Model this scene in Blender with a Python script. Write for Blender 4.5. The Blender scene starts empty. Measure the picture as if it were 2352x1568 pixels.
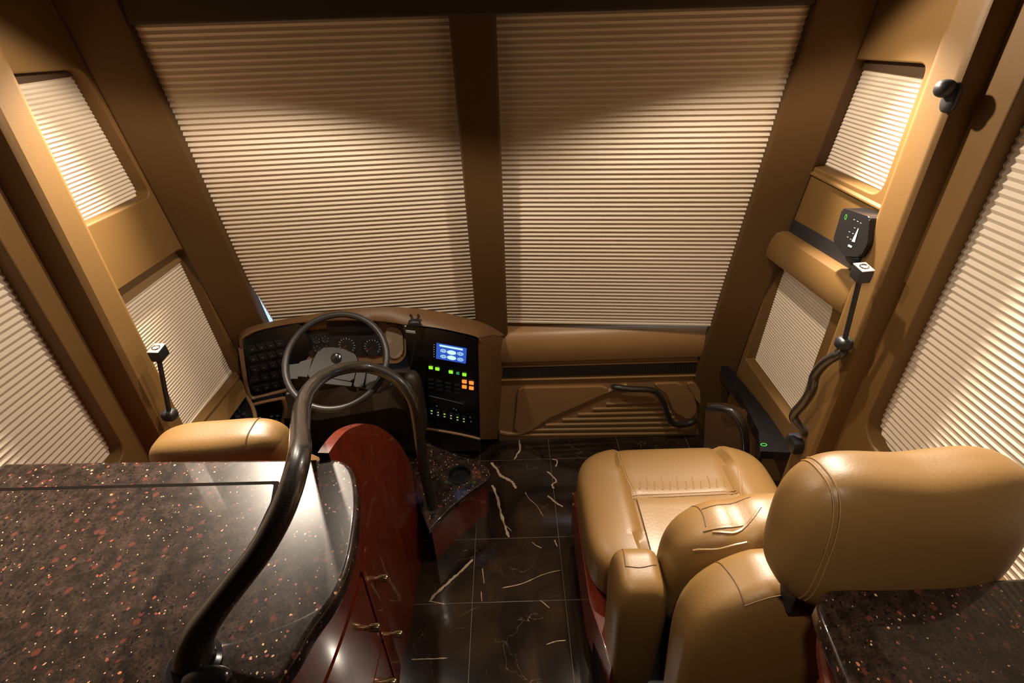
import bpy, bmesh, math, random
from mathutils import Vector, Matrix
from mathutils.bvhtree import BVHTree
random.seed(7)
C = bpy.context.scene.collection
scn = bpy.context.scene

# ------------------------------------------------------------------ camera, world, exposure, ceiling lamps
F_PX, CX, CY, CAM_H = 1169.0, 1176.0, 784.0, 2.05
PITCH, ROLL = math.radians(32.6), math.radians(1.7)
dv = Vector((0, math.cos(PITCH), -math.sin(PITCH)))
u0 = Vector((0, math.sin(PITCH), math.cos(PITCH)))
rv = math.cos(ROLL) * Vector((1, 0, 0)) - math.sin(ROLL) * u0
uv = math.sin(ROLL) * Vector((1, 0, 0)) + math.cos(ROLL) * u0
EYE = Vector((0, 0, CAM_H))
cam = bpy.data.objects.new('camera', bpy.data.cameras.new('camera'))
C.objects.link(cam)
cam.data.sensor_width = 36.0
cam.data.lens = 36.0 * F_PX / 2352.0
cam.data.clip_start = 0.02
m = Matrix((rv, uv, -dv)).transposed().to_4x4()
m.translation = EYE
cam.matrix_world = m
scn.camera = cam
scn.view_settings.view_transform = 'Standard'
scn.view_settings.look = 'None'
scn.view_settings.gamma = 1.0
scn.view_settings.use_curve_mapping = False
scn.view_settings.exposure = 0.0
w = bpy.data.worlds.new('world'); scn.world = w; w.use_nodes = True
w.node_tree.nodes['Background'].inputs[0].default_value = (0.55, 0.75, 1.0, 1)
w.node_tree.nodes['Background'].inputs[1].default_value = 1.5

WARM = (1.0, 0.85, 0.68)
# lamp name, position, direction, power, cone (deg), blend, radius
LAMPS = [
    ('front left', (-0.60, 1.54, 2.13), (-0.11, -0.62, -1.0), 40, 168, 0.20, 0.018),
    ('front right', (0.50, 1.56, 2.13), (0.125, -0.78, -1.0), 40, 177, 0.22, 0.018),
    ('side left', (-1.08, 1.81, 2.12), (0.0, -0.72, -1.0), 290, 77, 1.0, 0.03),
    ('side right', (0.91, 1.78, 2.12), (0.05, -0.72, -1.0), 290, 77, 1.0, 0.03),
    ('rear', (0.13, 0.14, 2.13), (0.50, 0.40, -1.0), 24, 95, 0.6, 0.03),
]
for nm, loc, dr, pw, ang, bl, rad in LAMPS:
    ld = bpy.data.lights.new('lamp ' + nm, 'SPOT')
    ld.energy = pw; ld.color = WARM; ld.spot_size = math.radians(ang); ld.spot_blend = bl
    ld.shadow_soft_size = rad
    lo = bpy.data.objects.new('lamp_' + nm.replace(' ', '_'), ld); C.objects.link(lo)
    lo.location = loc
    lo.rotation_euler = Vector(dr).to_track_quat('-Z', 'Y').to_euler()

# ------------------------------------------------------------------ measuring helpers (pixel of the photograph -> point on a real plane)
def ray(px, py): return dv + rv * ((px - CX) / F_PX) - uv * ((py - CY) / F_PX)
def P(px, py, X=None, Y=None, Z=None, D=None):
    v = ray(px, py)
    if D is not None: t = D
    elif X is not None: t = X / v.x
    elif Y is not None: t = Y / v.y
    else: t = (Z - CAM_H) / v.z
    return EYE + v * t
class Plane:
    """local frame on a real surface: origin, u (across), v (up), n (towards the cabin)"""
    def __init__(s, o, a, b):
        s.o = Vector(o); s.u = (Vector(a) - s.o).normalized()
        n = s.u.cross(Vector(b) - s.o).normalized()
        if n.dot(EYE - s.o) < 0: n = -n
        s.n = n; s.v = n.cross(s.u)
        if s.v.z < 0: s.v = -s.v
    def px(s, px, py, h=0.0):
        v = ray(px, py); o = s.o + s.n * h
        return EYE + v * ((o - EYE).dot(s.n) / v.dot(s.n))
    def uv(s, p): d = p - s.o; return (d.dot(s.u), d.dot(s.v))
    def at(s, a, b, h=0.0): return s.o + s.u * a + s.v * b + s.n * h

# ------------------------------------------------------------------ materials
def mat(name, col, rough=0.5, metal=0.0, coat=0.0, coat_rough=0.05, bump=0.0, bscale=200.0, var=0.0, vscale=6.0, emit=None, estr=0.0, spec=0.5):
    mm = bpy.data.materials.new(name); mm.use_nodes = True
    nt = mm.node_tree; b = nt.nodes['Principled BSDF']
    b.inputs['Base Color'].default_value = (*col, 1); b.inputs['Roughness'].default_value = rough
    b.inputs['Metallic'].default_value = metal; b.inputs['Coat Weight'].default_value = coat
    b.inputs['Coat Roughness'].default_value = coat_rough
    b.inputs['Specular IOR Level'].default_value = spec
    tc = nt.nodes.new('ShaderNodeTexCoord')
    if var > 0:
        n = nt.nodes.new('ShaderNodeTexNoise'); n.inputs['Scale'].default_value = vscale; n.inputs['Detail'].default_value = 5
        nt.links.new(tc.outputs['Object'], n.inputs['Vector'])
        r = nt.nodes.new('ShaderNodeMapRange'); r.inputs['To Min'].default_value = 1 - var; r.inputs['To Max'].default_value = 1 + var
        nt.links.new(n.outputs['Fac'], r.inputs['Value'])
        h = nt.nodes.new('ShaderNodeVectorMath'); h.operation = 'SCALE'; h.inputs[0].default_value = col
        nt.links.new(r.outputs['Result'], h.inputs['Scale'])
        nt.links.new(h.outputs['Vector'], b.inputs['Base Color'])
    if bump > 0:
        n2 = nt.nodes.new('ShaderNodeTexNoise'); n2.inputs['Scale'].default_value = bscale; n2.inputs['Detail'].default_value = 4
        nt.links.new(tc.outputs['Object'], n2.inputs['Vector'])
        bp = nt.nodes.new('ShaderNodeBump'); bp.inputs['Strength'].default_value = bump; bp.inputs['Distance'].default_value = 0.004
        nt.links.new(n2.outputs['Fac'], bp.inputs['Height']); nt.links.new(bp.outputs['Normal'], b.inputs['Normal'])
    if emit:
        b.inputs['Emission Color'].default_value = (*emit, 1); b.inputs['Emission Strength'].default_value = estr
    return mm

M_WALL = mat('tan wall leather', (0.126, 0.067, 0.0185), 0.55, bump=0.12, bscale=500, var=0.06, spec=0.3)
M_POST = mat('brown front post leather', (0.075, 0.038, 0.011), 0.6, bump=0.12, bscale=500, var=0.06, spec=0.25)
M_UNLIT = mat('trim with unlit shade in colour', (0.03, 0.018, 0.007), 0.8)  # colour darkened to stand in for surfaces the lamps miss
M_DASH = mat('brown dash leather', (0.13, 0.066, 0.025), 0.45, bump=0.15, bscale=450, var=0.06)
M_DASHLIT = mat('dash leather with light in colour', (0.25, 0.135, 0.052), 0.36, bump=0.12, bscale=300, var=0.06)  # dash leather again, colour raised for the lamp light on the console
M_BEAD = mat('brown soft bead', (0.22, 0.125, 0.06), 0.42)
M_KNEE = mat('dark brown vinyl', (0.030, 0.019, 0.011), 0.5, bump=0.1)
M_SEAT = mat('tan seat leather', (0.215, 0.119, 0.037), 0.43, bump=0.09, bscale=160, var=0.07, vscale=9, spec=0.5)
M_SEATC = mat('tan seat insert leather', (0.25, 0.15, 0.06), 0.38, bump=0.12, bscale=120, var=0.07)
M_SEAM = mat('stitched seam', (0.30, 0.17, 0.06), 0.6)
M_SEAMD = mat('dark seam', (0.12, 0.06, 0.02), 0.7)
M_SHADE = mat('cream pleated fabric', (0.55, 0.465, 0.365), 0.85, spec=0.15)
M_RAIL = mat('cream shade rail', (0.80, 0.70, 0.55), 0.4)
M_RAILSHADED = mat('blind rail with recess shadow in colour', (0.05, 0.026, 0.010), 0.6)  # rail colour darkened for the shade in the recess over small blinds
M_GAP = mat('dark joint', (0.008, 0.006, 0.005), 0.9, spec=0.05)
M_RAILB = mat('brown shade rail', (0.20, 0.12, 0.05), 0.5)
M_BLACK = mat('black gloss panel', (0.008, 0.008, 0.010), 0.22)
M_BLACKM = mat('black matt plastic', (0.014, 0.014, 0.016), 0.45)
M_KEY = mat('black switch key', (0.018, 0.018, 0.022), 0.32)
M_MARK = mat('grey printed mark', (0.45, 0.45, 0.5), 0.5)
M_WHITE = mat('white printed mark', (0.8, 0.8, 0.78), 0.5)
M_GREYP = mat('grey wheel plastic', (0.024, 0.022, 0.020), 0.5)
M_GREYD = mat('dark grey plastic', (0.030, 0.028, 0.027), 0.4)
M_SILVER = mat('brushed silver', (0.62, 0.60, 0.56), 0.32, metal=0.9)
M_CHROME = mat('chrome', (0.8, 0.8, 0.8), 0.08, metal=1.0)
M_BRASS = mat('polished brass', (0.72, 0.56, 0.30), 0.18, metal=1.0)
M_GREEN = mat('green lit indicator', (0.1, 0.3, 0.02), 0.4, emit=(0.30, 0.85, 0.03), estr=1.1)
M_GREEN2 = mat('pure green lamp', (0.02, 0.3, 0.05), 0.4, emit=(0.03, 0.75, 0.08), estr=0.9)
M_GREEND = mat('dim green lamp', (0.02, 0.15, 0.06), 0.4, emit=(0.03, 0.32, 0.12), estr=0.7)
M_RED = mat('red lit indicator', (0.4, 0.02, 0.02), 0.4, emit=(1.0, 0.04, 0.02), estr=1.1)
M_AMBER = mat('amber lit indicator', (0.5, 0.1, 0.02), 0.4, emit=(1.0, 0.22, 0.03), estr=1.5)
M_LCD = mat('blue lit screen', (0.02, 0.06, 0.3), 0.3, emit=(0.03, 0.10, 0.55), estr=0.85)
M_LCDW = mat('white screen mark', (0.6, 0.8, 0.8), 0.3, emit=(0.55, 0.92, 0.95), estr=0.9)
M_LEDW = mat('white indicator mark', (0.7, 0.7, 0.6), 0.4, emit=(0.6, 0.62, 0.45), estr=0.45)
M_DIGIT = mat('green digit', (0.05, 0.3, 0.05), 0.4, emit=(0.08, 0.85, 0.10), estr=1.0)
M_LAMP = mat('lit lamp lens', (1, 0.9, 0.7), 0.4, emit=(1.0, 0.82, 0.60), estr=25)

def wood(name, c1, c2):
    mm = mat(name, c1, 0.34, coat=0.5, coat_rough=0.05, spec=0.35)
    nt = mm.node_tree; b = nt.nodes['Principled BSDF']
    tc = nt.nodes.new('ShaderNodeTexCoord'); mp = nt.nodes.new('ShaderNodeMapping'); mp.inputs['Scale'].default_value = (14, 14, 1.6)
    n = nt.nodes.new('ShaderNodeTexNoise'); n.inputs['Scale'].default_value = 3; n.inputs['Detail'].default_value = 8; n.inputs['Distortion'].default_value = 1.2
    r = nt.nodes.new('ShaderNodeValToRGB'); r.color_ramp.elements[0].position = 0.3; r.color_ramp.elements[1].position = 0.75
    r.color_ramp.elements[0].color = (*c1, 1); r.color_ramp.elements[1].color = (*c2, 1)
    nt.links.new(tc.outputs['Object'], mp.inputs[0]); nt.links.new(mp.outputs[0], n.inputs[0]); nt.links.new(n.outputs['Fac'], r.inputs[0]); nt.links.new(r.outputs[0], b.inputs['Base Color'])
    return mm
M_WOOD = wood('red cherry veneer', (0.115, 0.012, 0.004), (0.190, 0.023, 0.007))
M_WOODD = wood('dark cherry veneer', (0.06, 0.012, 0.006), (0.10, 0.02, 0.008))

def carbon():
    mm = mat('carbon fibre', (0.02, 0.018, 0.016), 0.35, coat=1.0, coat_rough=0.04)
    nt = mm.node_tree; b = nt.nodes['Principled BSDF']
    tc = nt.nodes.new('ShaderNodeTexCoord'); mp = nt.nodes.new('ShaderNodeMapping'); mp.inputs['Rotation'].default_value = (0.6, 0.6, 0.78)
    ck = nt.nodes.new('ShaderNodeTexChecker'); ck.inputs['Scale'].default_value = 260
    ck.inputs[1].default_value = (0.010, 0.008, 0.007, 1); ck.inputs[2].default_value = (0.030, 0.024, 0.018, 1)
    nt.links.new(tc.outputs['Object'], mp.inputs[0]); nt.links.new(mp.outputs[0], ck.inputs[0]); nt.links.new(ck.outputs[0], b.inputs['Base Color'])
    return mm
M_CARBON = carbon()

def granite():
    mm = mat('granite with copper flecks', (0.05, 0.03, 0.02), 0.30, coat=0.6, coat_rough=0.05, spec=0.3)
    nt = mm.node_tree; b = nt.nodes['Principled BSDF']; L = nt.links
    tc = nt.nodes.new('ShaderNodeTexCoord')
    def vor(scale, seed):
        mp = nt.nodes.new('ShaderNodeMapping'); mp.inputs['Location'].default_value = (seed, seed * 1.7, seed * .3)
        ns = nt.nodes.new('ShaderNodeTexNoise'); ns.inputs['Scale'].default_value = scale * 1.3; ns.inputs['Detail'].default_value = 2
        ad = nt.nodes.new('ShaderNodeVectorMath'); ad.operation = 'MULTIPLY_ADD'; ad.inputs[1].default_value = (0.6 / scale,) * 3
        v = nt.nodes.new('ShaderNodeTexVoronoi'); v.inputs['Scale'].default_value = scale
        L.new(tc.outputs['Object'], mp.inputs[0]); L.new(mp.outputs[0], ns.inputs['Vector']); L.new(ns.outputs['Color'], ad.inputs[0]); L.new(mp.outputs[0], ad.inputs[2]); L.new(ad.outputs[0], v.inputs['Vector'])
        return v
    def math_(op, a, bb):
        q = nt.nodes.new('ShaderNodeMath'); q.operation = op
        for i, x in enumerate((a, bb)):
            if hasattr(x, 'default_value') or hasattr(x, 'is_linked'): L.new(x, q.inputs[i])
            else: q.inputs[i].default_value = x
        return q.outputs[0]
    base = vor(330, 0.0)
    rp = nt.nodes.new('ShaderNodeValToRGB'); e = rp.color_ramp.elements
    e[0].position = 0.0; e[0].color = (0.010, 0.007, 0.006, 1); e[1].position = 1.0; e[1].color = (0.060, 0.034, 0.025, 1)
    for p, c in ((0.25, (0.022, 0.014, 0.011, 1)), (0.6, (0.036, 0.022, 0.017, 1)), (0.85, (0.046, 0.024, 0.018, 1))):
        x = e.new(p); x.color = c
    sx = nt.nodes.new('ShaderNodeSeparateColor'); L.new(base.outputs['Color'], sx.inputs[0]); L.new(sx.outputs[0], rp.inputs[0])
    big = nt.nodes.new('ShaderNodeTexNoise'); big.inputs['Scale'].default_value = 9; big.inputs['Detail'].default_value = 3
    L.new(tc.outputs['Object'], big.inputs['Vector'])
    mr = nt.nodes.new('ShaderNodeMapRange'); mr.inputs['From Min'].default_value = 0.32; mr.inputs['From Max'].default_value = 0.68; mr.inputs['To Min'].default_value = 0.25; mr.inputs['To Max'].default_value = 1.25
    big.inputs['Scale'].default_value = 38; L.new(big.outputs['Fac'], mr.inputs['Value'])
    sc2 = nt.nodes.new('ShaderNodeVectorMath'); sc2.operation = 'SCALE'; L.new(rp.outputs[0], sc2.inputs[0]); L.new(mr.outputs[0], sc2.inputs['Scale'])
    cur = sc2.outputs[0]
    metal = None
    for scale, seed, thr, col, size in ((46, 3.1, 0.955, (0.66, 0.22, 0.09), 0.24), (95, 8.3, 0.90, (0.75, 0.38, 0.18), 0.27), (60, 5.7, 0.90, (0.10, 0.028, 0.018), 0.45), (150, 12.0, 0.925, (0.75, 0.50, 0.30), 0.33), (100, 25.0, 0.93, (0.30, 0.08, 0.05), 0.30), (140, 20.0, 0.85, (0.003, 0.003, 0.004), 0.5)):
        v = vor(scale, seed); s2 = nt.nodes.new('ShaderNodeSeparateColor'); L.new(v.outputs['Color'], s2.inputs[0])
        pick = math_('GREATER_THAN', s2.outputs[1], thr)
        sz = math_('MULTIPLY', s2.outputs[2], size * 0.6)
        inside = math_('LESS_THAN', v.outputs['Distance'], math_('ADD', sz, size * 0.45))
        msk = math_('MULTIPLY', pick, inside)
        mx = nt.nodes.new('ShaderNodeMix'); mx.data_type = 'RGBA'; L.new(msk, mx.inputs['Factor']); L.new(cur, mx.inputs['A']); mx.inputs['B'].default_value = (*col, 1)
        cur = mx.outputs['Result']
    L.new(cur, b.inputs['Base Color'])
    return mm
M_GRAN = granite()

def marble():
    mm = mat('dark marble', (0.03, 0.02, 0.015), 0.13, coat=0.4, coat_rough=0.05)
    nt = mm.node_tree; b = nt.nodes['Principled BSDF']; L = nt.links
    tc = nt.nodes.new('ShaderNodeTexCoord')
    n = nt.nodes.new('ShaderNodeTexNoise'); n.inputs['Scale'].default_value = 5.0; n.inputs['Detail'].default_value = 9; n.inputs['Distortion'].default_value = 0.8
    L.new(tc.outputs['Object'], n.inputs['Vector'])
    r = nt.nodes.new('ShaderNodeValToRGB'); e = r.color_ramp.elements
    e[0].position = 0.35; e[0].color = (0.008, 0.005, 0.004, 1); e[1].position = 0.75; e[1].color = (0.045, 0.025, 0.012, 1)
    x = e.new(0.55); x.color = (0.022, 0.013, 0.008, 1)
    L.new(n.outputs['Fac'], r.inputs[0])
    # hair veins
    n3 = nt.nodes.new('ShaderNodeTexNoise'); n3.inputs['Scale'].default_value = 3.2; n3.inputs['Detail'].default_value = 5; n3.inputs['Distortion'].default_value = 1.6
    L.new(tc.outputs['Object'], n3.inputs['Vector'])
    s = nt.nodes.new('ShaderNodeMath'); s.operation = 'SUBTRACT'; s.inputs[1].default_value = 0.5; L.new(n3.outputs['Fac'], s.inputs[0])
    a = nt.nodes.new('ShaderNodeMath'); a.operation = 'ABSOLUTE'; L.new(s.outputs[0], a.inputs[0])
    lt = nt.nodes.new('ShaderNodeMapRange'); lt.inputs['From Min'].default_value = 0.0; lt.inputs['From Max'].default_value = 0.004; lt.inputs['To Min'].default_value = 0.35; lt.inputs['To Max'].default_value = 0
    L.new(a.outputs[0], lt.inputs['Value'])
    mk = nt.nodes.new('ShaderNodeTexNoise'); mk.inputs['Scale'].default_value = 7; L.new(tc.outputs['Object'], mk.inputs['Vector'])
    mr = nt.nodes.new('ShaderNodeMapRange'); mr.inputs['From Min'].default_value = 0.5; mr.inputs['From Max'].default_value = 0.65; L.new(mk.outputs['Fac'], mr.inputs['Value'])
    mu = nt.nodes.new('ShaderNodeMath'); mu.operation = 'MULTIPLY'; L.new(lt.outputs[0], mu.inputs[0]); L.new(mr.outputs[0], mu.inputs[1])
    mx = nt.nodes.new('ShaderNodeMix'); mx.data_type = 'RGBA'; L.new(mu.outputs[0], mx.inputs['Factor']); L.new(r.outputs[0], mx.inputs['A']); mx.inputs['B'].default_value = (0.42, 0.33, 0.23, 1)
    L.new(mx.outputs['Result'], b.inputs['Base Color'])
    return mm
M_MARB = marble()
M_VEIN = mat('pale marble vein', (0.42, 0.31, 0.20), 0.25)
M_GROUT = mat('pale grout', (0.13, 0.10, 0.08), 0.6)
mg = bpy.data.materials.new('window glass'); mg.use_nodes = True
gb = mg.node_tree.nodes['Principled BSDF']; gb.inputs['Transmission Weight'].default_value = 1.0; gb.inputs['Roughness'].default_value = 0.0; gb.inputs['IOR'].default_value = 1.05
M_GLASS = mg

# ------------------------------------------------------------------ geometry helpers
def obj(name, bm, m, parent=None, smooth=True, mats=None):
    """bmesh in world coordinates -> one mesh object (a child keeps its place under its parent)"""
    bmesh.ops.recalc_face_normals(bm, faces=bm.faces)
    if parent is not None:
        off = world_loc(parent)
    else:
        zs = [v.co for v in bm.verts]
        off = Vector((sum(v.x for v in zs) / len(zs), sum(v.y for v in zs) / len(zs), min(v.z for v in zs)))
        if name.startswith(('floor', 'wall', 'ceiling')): off = Vector((0, 0, 0))
    for v in bm.verts: v.co -= off
    me = bpy.data.meshes.new(name); bm.to_mesh(me); bm.free()
    for mm in (mats or [m]): me.materials.append(mm)
    if smooth:
        me.polygons.foreach_set('use_smooth', [True] * len(me.polygons))
        me.set_sharp_from_angle(angle=math.radians(38))
    o = bpy.data.objects.new(name, me); C.objects.link(o)
    ar = [p.area for p in me.polygons]
    if smooth and ar and max(ar) > 0.04 * sum(ar) and len(ar) > 6:
        wm = o.modifiers.new('weighted', 'WEIGHTED_NORMAL'); wm.keep_sharp = True; wm.weight = 100
    if parent is not None:
        o.parent = parent
    else:
        o.location = off
    return o
LOC = {}
def world_loc(o):
    v = Vector((0, 0, 0))
    while o is not None: v = v + o.location; o = o.parent
    return v
def tag(o, label, cat, group=None, kind=None):
    o['label'] = label; o['category'] = cat
    if group: o['group'] = group
    if kind: o['kind'] = kind
    return o
def thing(name, loc, label, cat, group=None):
    o = bpy.data.objects.new(name, None); o.empty_display_size = 0.05; C.objects.link(o); o.location = loc
    return tag(o, label, cat, group)
def struct(name, bm, m, smooth=True, mats=None):
    o = obj(name, bm, m, None, smooth, mats); o['kind'] = 'structure'; return o

def catmull(pts, n=8, closed=False):
    pts = [Vector(p) for p in pts]; out = []; N = len(pts)
    rng = range(N if closed else N - 1)
    for i in rng:
        if closed: p0, p1, p2, p3 = pts[i - 1], pts[i], pts[(i + 1) % N], pts[(i + 2) % N]
        else: p0, p1, p2, p3 = pts[max(i - 1, 0)], pts[i], pts[i + 1], pts[min(i + 2, N - 1)]
        for k in range(n):
            t = k / n
            out.append(0.5 * ((2 * p1) + (p2 - p0) * t + (2 * p0 - 5 * p1 + 4 * p2 - p3) * t * t + (3 * p1 - p0 - 3 * p2 + p3) * t ** 3))
    if not closed: out.append(pts[-1])
    return out
def add_tube(bm, pts, r, seg=12, closed=False, cap=True):
    pts = [Vector(p) for p in pts]; N = len(pts)
    rr = r if isinstance(r, (list, tuple)) else [r] * N
    if len(rr) != N: rr = [rr[0] + (rr[-1] - rr[0]) * i / (N - 1) for i in range(N)]
    rings = []; nrm = None
    for i in range(N):
        if closed: t = pts[(i + 1) % N] - pts[i - 1]
        else: t = pts[min(i + 1, N - 1)] - pts[max(i - 1, 0)]
        t.normalize()
        if nrm is None:
            nrm = t.cross(Vector((0, 0, 1)) if abs(t.z) < .9 else Vector((1, 0, 0))).normalized()
        else:
            nrm = (nrm - t * nrm.dot(t)).normalized()
        b = t.cross(nrm)
        rings.append([bm.verts.new(pts[i] + (nrm * math.cos(a) + b * math.sin(a)) * rr[i]) for a in (2 * math.pi * k / seg for k in range(seg))])
    M = N if closed else N - 1
    for i in range(M):
        A, B = rings[i], rings[(i + 1) % N]
        for k in range(seg): bm.faces.new((A[k], A[(k + 1) % seg], B[(k + 1) % seg], B[k]))
    if cap and not closed:
        bm.faces.new(rings[0]); bm.faces.new(rings[-1][::-1])
    return bm
def tube(pts, r, seg=12, closed=False): return add_tube(bmesh.new(), pts, r, seg, closed)
def add_box(bm, o, u, v, n, a0, a1, b0, b1, h0, h1, bev=0.0):
    vs = [bm.verts.new(o + u * a + v * b + n * h) for h in (h0, h1) for (a, b) in ((a0, b0), (a1, b0), (a1, b1), (a0, b1))]
    fs = [bm.faces.new([vs[i] for i in q]) for q in ((0, 3, 2, 1), (4, 5, 6, 7), (0, 1, 5, 4), (1, 2, 6, 5), (2, 3, 7, 6), (3, 0, 4, 7))]
    if bev > 0:
        es = list({e for f in fs for e in f.edges})
        bmesh.ops.bevel(bm, geom=es, offset=bev, segments=2, affect='EDGES', profile=0.6)
    return bm
XYZ = (Vector((1, 0, 0)), Vector((0, 1, 0)), Vector((0, 0, 1)))
def box(x0, x1, y0, y1, z0, z1, bev=0.0):
    return add_box(bmesh.new(), Vector((0, 0, 0)), *XYZ, x0, x1, y0, y1, z0, z1, bev)
def pbox(pl, a0, a1, b0, b1, h0, h1, bev=0.0, bm=None):
    return add_box(bm or bmesh.new(), pl.o, pl.u, pl.v, pl.n, a0, a1, b0, b1, h0, h1, bev)
def prism(pts, d, bev=0.0, seg=2):
    """closed 3-D outline pushed along vector d"""
    bm = bmesh.new(); d = Vector(d)
    A = [bm.verts.new(Vector(p)) for p in pts]; B = [bm.verts.new(Vector(p) + d) for p in pts]
    n = len(pts)
    f0 = bm.faces.new(A); f1 = bm.faces.new(B[::-1])
    for i in range(n): bm.faces.new((A[i], B[i], B[(i + 1) % n], A[(i + 1) % n]))
    if bev > 0:
        es = list(f0.edges) + list(f1.edges)
        bmesh.ops.bevel(bm, geom=es, offset=bev, segments=seg, affect='EDGES', profile=0.5, clamp_overlap=True)
    return bm
def plate(pl, outline, holes, h0, h1, bevel=0.0, bres=3):
    """flat plate with holes in the frame of pl (outline and holes in u,v), between heights h0 and h1 along n"""
    cu = bpy.data.curves.new('t', 'CURVE'); cu.dimensions = '2D'; cu.fill_mode = 'BOTH'
    for loop in [outline] + holes:
        sp = cu.splines.new('POLY'); sp.points.add(len(loop) - 1)
        for q, (a, b) in zip(sp.points, loop): q.co = (a, b, 0, 1)
        sp.use_cyclic_u = True
    cu.extrude = abs(h1 - h0) / 2 - bevel; cu.bevel_depth = bevel; cu.bevel_resolution = bres; cu.offset = -bevel
    o = bpy.data.objects.new('t', cu); C.objects.link(o)
    dg = bpy.context.evaluated_depsgraph_get(); dg.update()
    me = bpy.data.meshes.new_from_object(o.evaluated_get(dg))
    bm = bmesh.new(); bm.from_mesh(me)
    bpy.data.objects.remove(o); bpy.data.curves.remove(cu); bpy.data.meshes.remove(me)
    hc = (h0 + h1) / 2
    for v in bm.verts:
        v.co = pl.at(v.co.x, v.co.y, v.co.z + hc)
    bmesh.ops.remove_doubles(bm, verts=bm.verts, dist=1e-5)
    return bm
def rounded(pts, r, n=5):
    """round the corners of a 2-D polygon"""
    out = []; N = len(pts)
    rs = r if isinstance(r, (list, tuple)) else [r] * N
    for i in range(N):
        p0, p, p2 = Vector(pts[i - 1]), Vector(pts[i]), Vector(pts[(i + 1) % N])
        a = (p0 - p); b = (p2 - p); rr = min(rs[i], a.length * .45, b.length * .45)
        if rr < 1e-4: out.append(tuple(p)); continue
        s = p + a.normalized() * rr; e = p + b.normalized() * rr
        for k in range(n + 1):
            t = k / n; q = s * (1 - t) ** 2 + p * 2 * t * (1 - t) + e * t * t
            out.append((q.x, q.y))
    return out
def lathe(c, axis, prof, seg=24):
    """profile of (radius, height) turned about axis through c"""
    bm = bmesh.new(); axis = Vector(axis).normalized()
    a = axis.cross(Vector((0, 0, 1)) if abs(axis.z) < .9 else Vector((1, 0, 0))).normalized(); b = axis.cross(a); c = Vector(c)
    rings = []
    for (r, h) in prof:
        rings.append([bm.verts.new(c + axis * h + (a * math.cos(t) + b * math.sin(t)) * max(r, 1e-5)) for t in (2 * math.pi * k / seg for k in range(seg))])
    for A, B in zip(rings, rings[1:]):
        for k in range(seg): bm.faces.new((A[k], A[(k + 1) % seg], B[(k + 1) % seg], B[k]))
    bm.faces.new(rings[0]); bm.faces.new(rings[-1][::-1])
    bmesh.ops.remove_doubles(bm, verts=bm.verts, dist=1e-5)
    return bm
def pillow(c, half, p=4.0, n=18, deform=None, rot=None):
    """superellipsoid cushion; deform(u,v,w) adds an offset, u,v,w in -1..1"""
    bm = bmesh.new(); vm = {}
    def vert(q):
        k = tuple(round(x, 6) for x in q)
        if k in vm: return vm[k]
        pp = p if isinstance(p, (tuple, list)) else (p, p, p)
        s = sum(abs(x) ** pp[0] for x in q) ** (1 / pp[0])
        s2 = [x / s for x in q]
        off = Vector((s2[0] * half[0], s2[1] * half[1], s2[2] * half[2]))
        if deform: off += Vector(deform(*s2))
        if rot: off = rot @ off
        vm[k] = bm.verts.new(Vector(c) + off); return vm[k]
    def f(t): return math.tan(t * math.pi / 4 * .98) / math.tan(math.pi / 4 * .98)
    g = [f(-1 + 2 * i / n) for i in range(n + 1)]
    for ax in range(3):
        for s in (-1, 1):
            for i in range(n):
                for j in range(n):
                    q = []
                    for (a, b) in ((i, j), (i + 1, j), (i + 1, j + 1), (i, j + 1)):
                        t = [0, 0, 0]; t[ax] = s; t[(ax + 1) % 3] = g[a]; t[(ax + 2) % 3] = g[b]; q.append(vert(t))
                    try: bm.faces.new(q if s > 0 else q[::-1])
                    except ValueError: pass
    return bm
def grid_surf(rows):
    bm = bmesh.new(); V = [[bm.verts.new(Vector(p)) for p in r] for r in rows]
    for A, B in zip(V, V[1:]):
        for i in range(len(A) - 1): bm.faces.new((A[i], A[i + 1], B[i + 1], B[i]))
    return bm
def solidify(bm, t):
    bmesh.ops.recalc_face_normals(bm, faces=bm.faces)
    bmesh.ops.solidify(bm, geom=list(bm.faces), thickness=t); return bm
def drape(o, pts, lift=0.0, direction=(0, 0, -1), start=0.5):
    """drop points on the surface of mesh object o along a direction"""
    dg = bpy.context.evaluated_depsgraph_get(); dg.update()
    bm = bmesh.new(); bm.from_mesh(o.data); off = world_loc(o)
    bv = BVHTree.FromBMesh(bm); d = Vector(direction).normalized(); out = []
    for p in pts:
        h = bv.ray_cast(Vector(p) - off - d * start, d)
        if h[0] is not None: out.append(h[0] + off - d * lift)
    bm.free(); return out
def ring_mark(bm, pl, c, r, t, h, ry=None, seg=20):
    ry = ry or r; uvc = pl.uv(c)
    o = [bm.verts.new(pl.at(uvc[0] + r * math.cos(a), uvc[1] + ry * math.sin(a), h)) for a in (2 * math.pi * k / seg for k in range(seg))]
    i = [bm.verts.new(pl.at(uvc[0] + (r - t) * math.cos(a), uvc[1] + (ry - t) * math.sin(a), h)) for a in (2 * math.pi * k / seg for k in range(seg))]
    for k in range(seg): bm.faces.new((o[k], o[(k + 1) % seg], i[(k + 1) % seg], i[k]))
def quad(bm, *ps): bm.faces.new([bm.verts.new(Vector(p)) for p in ps])

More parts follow.
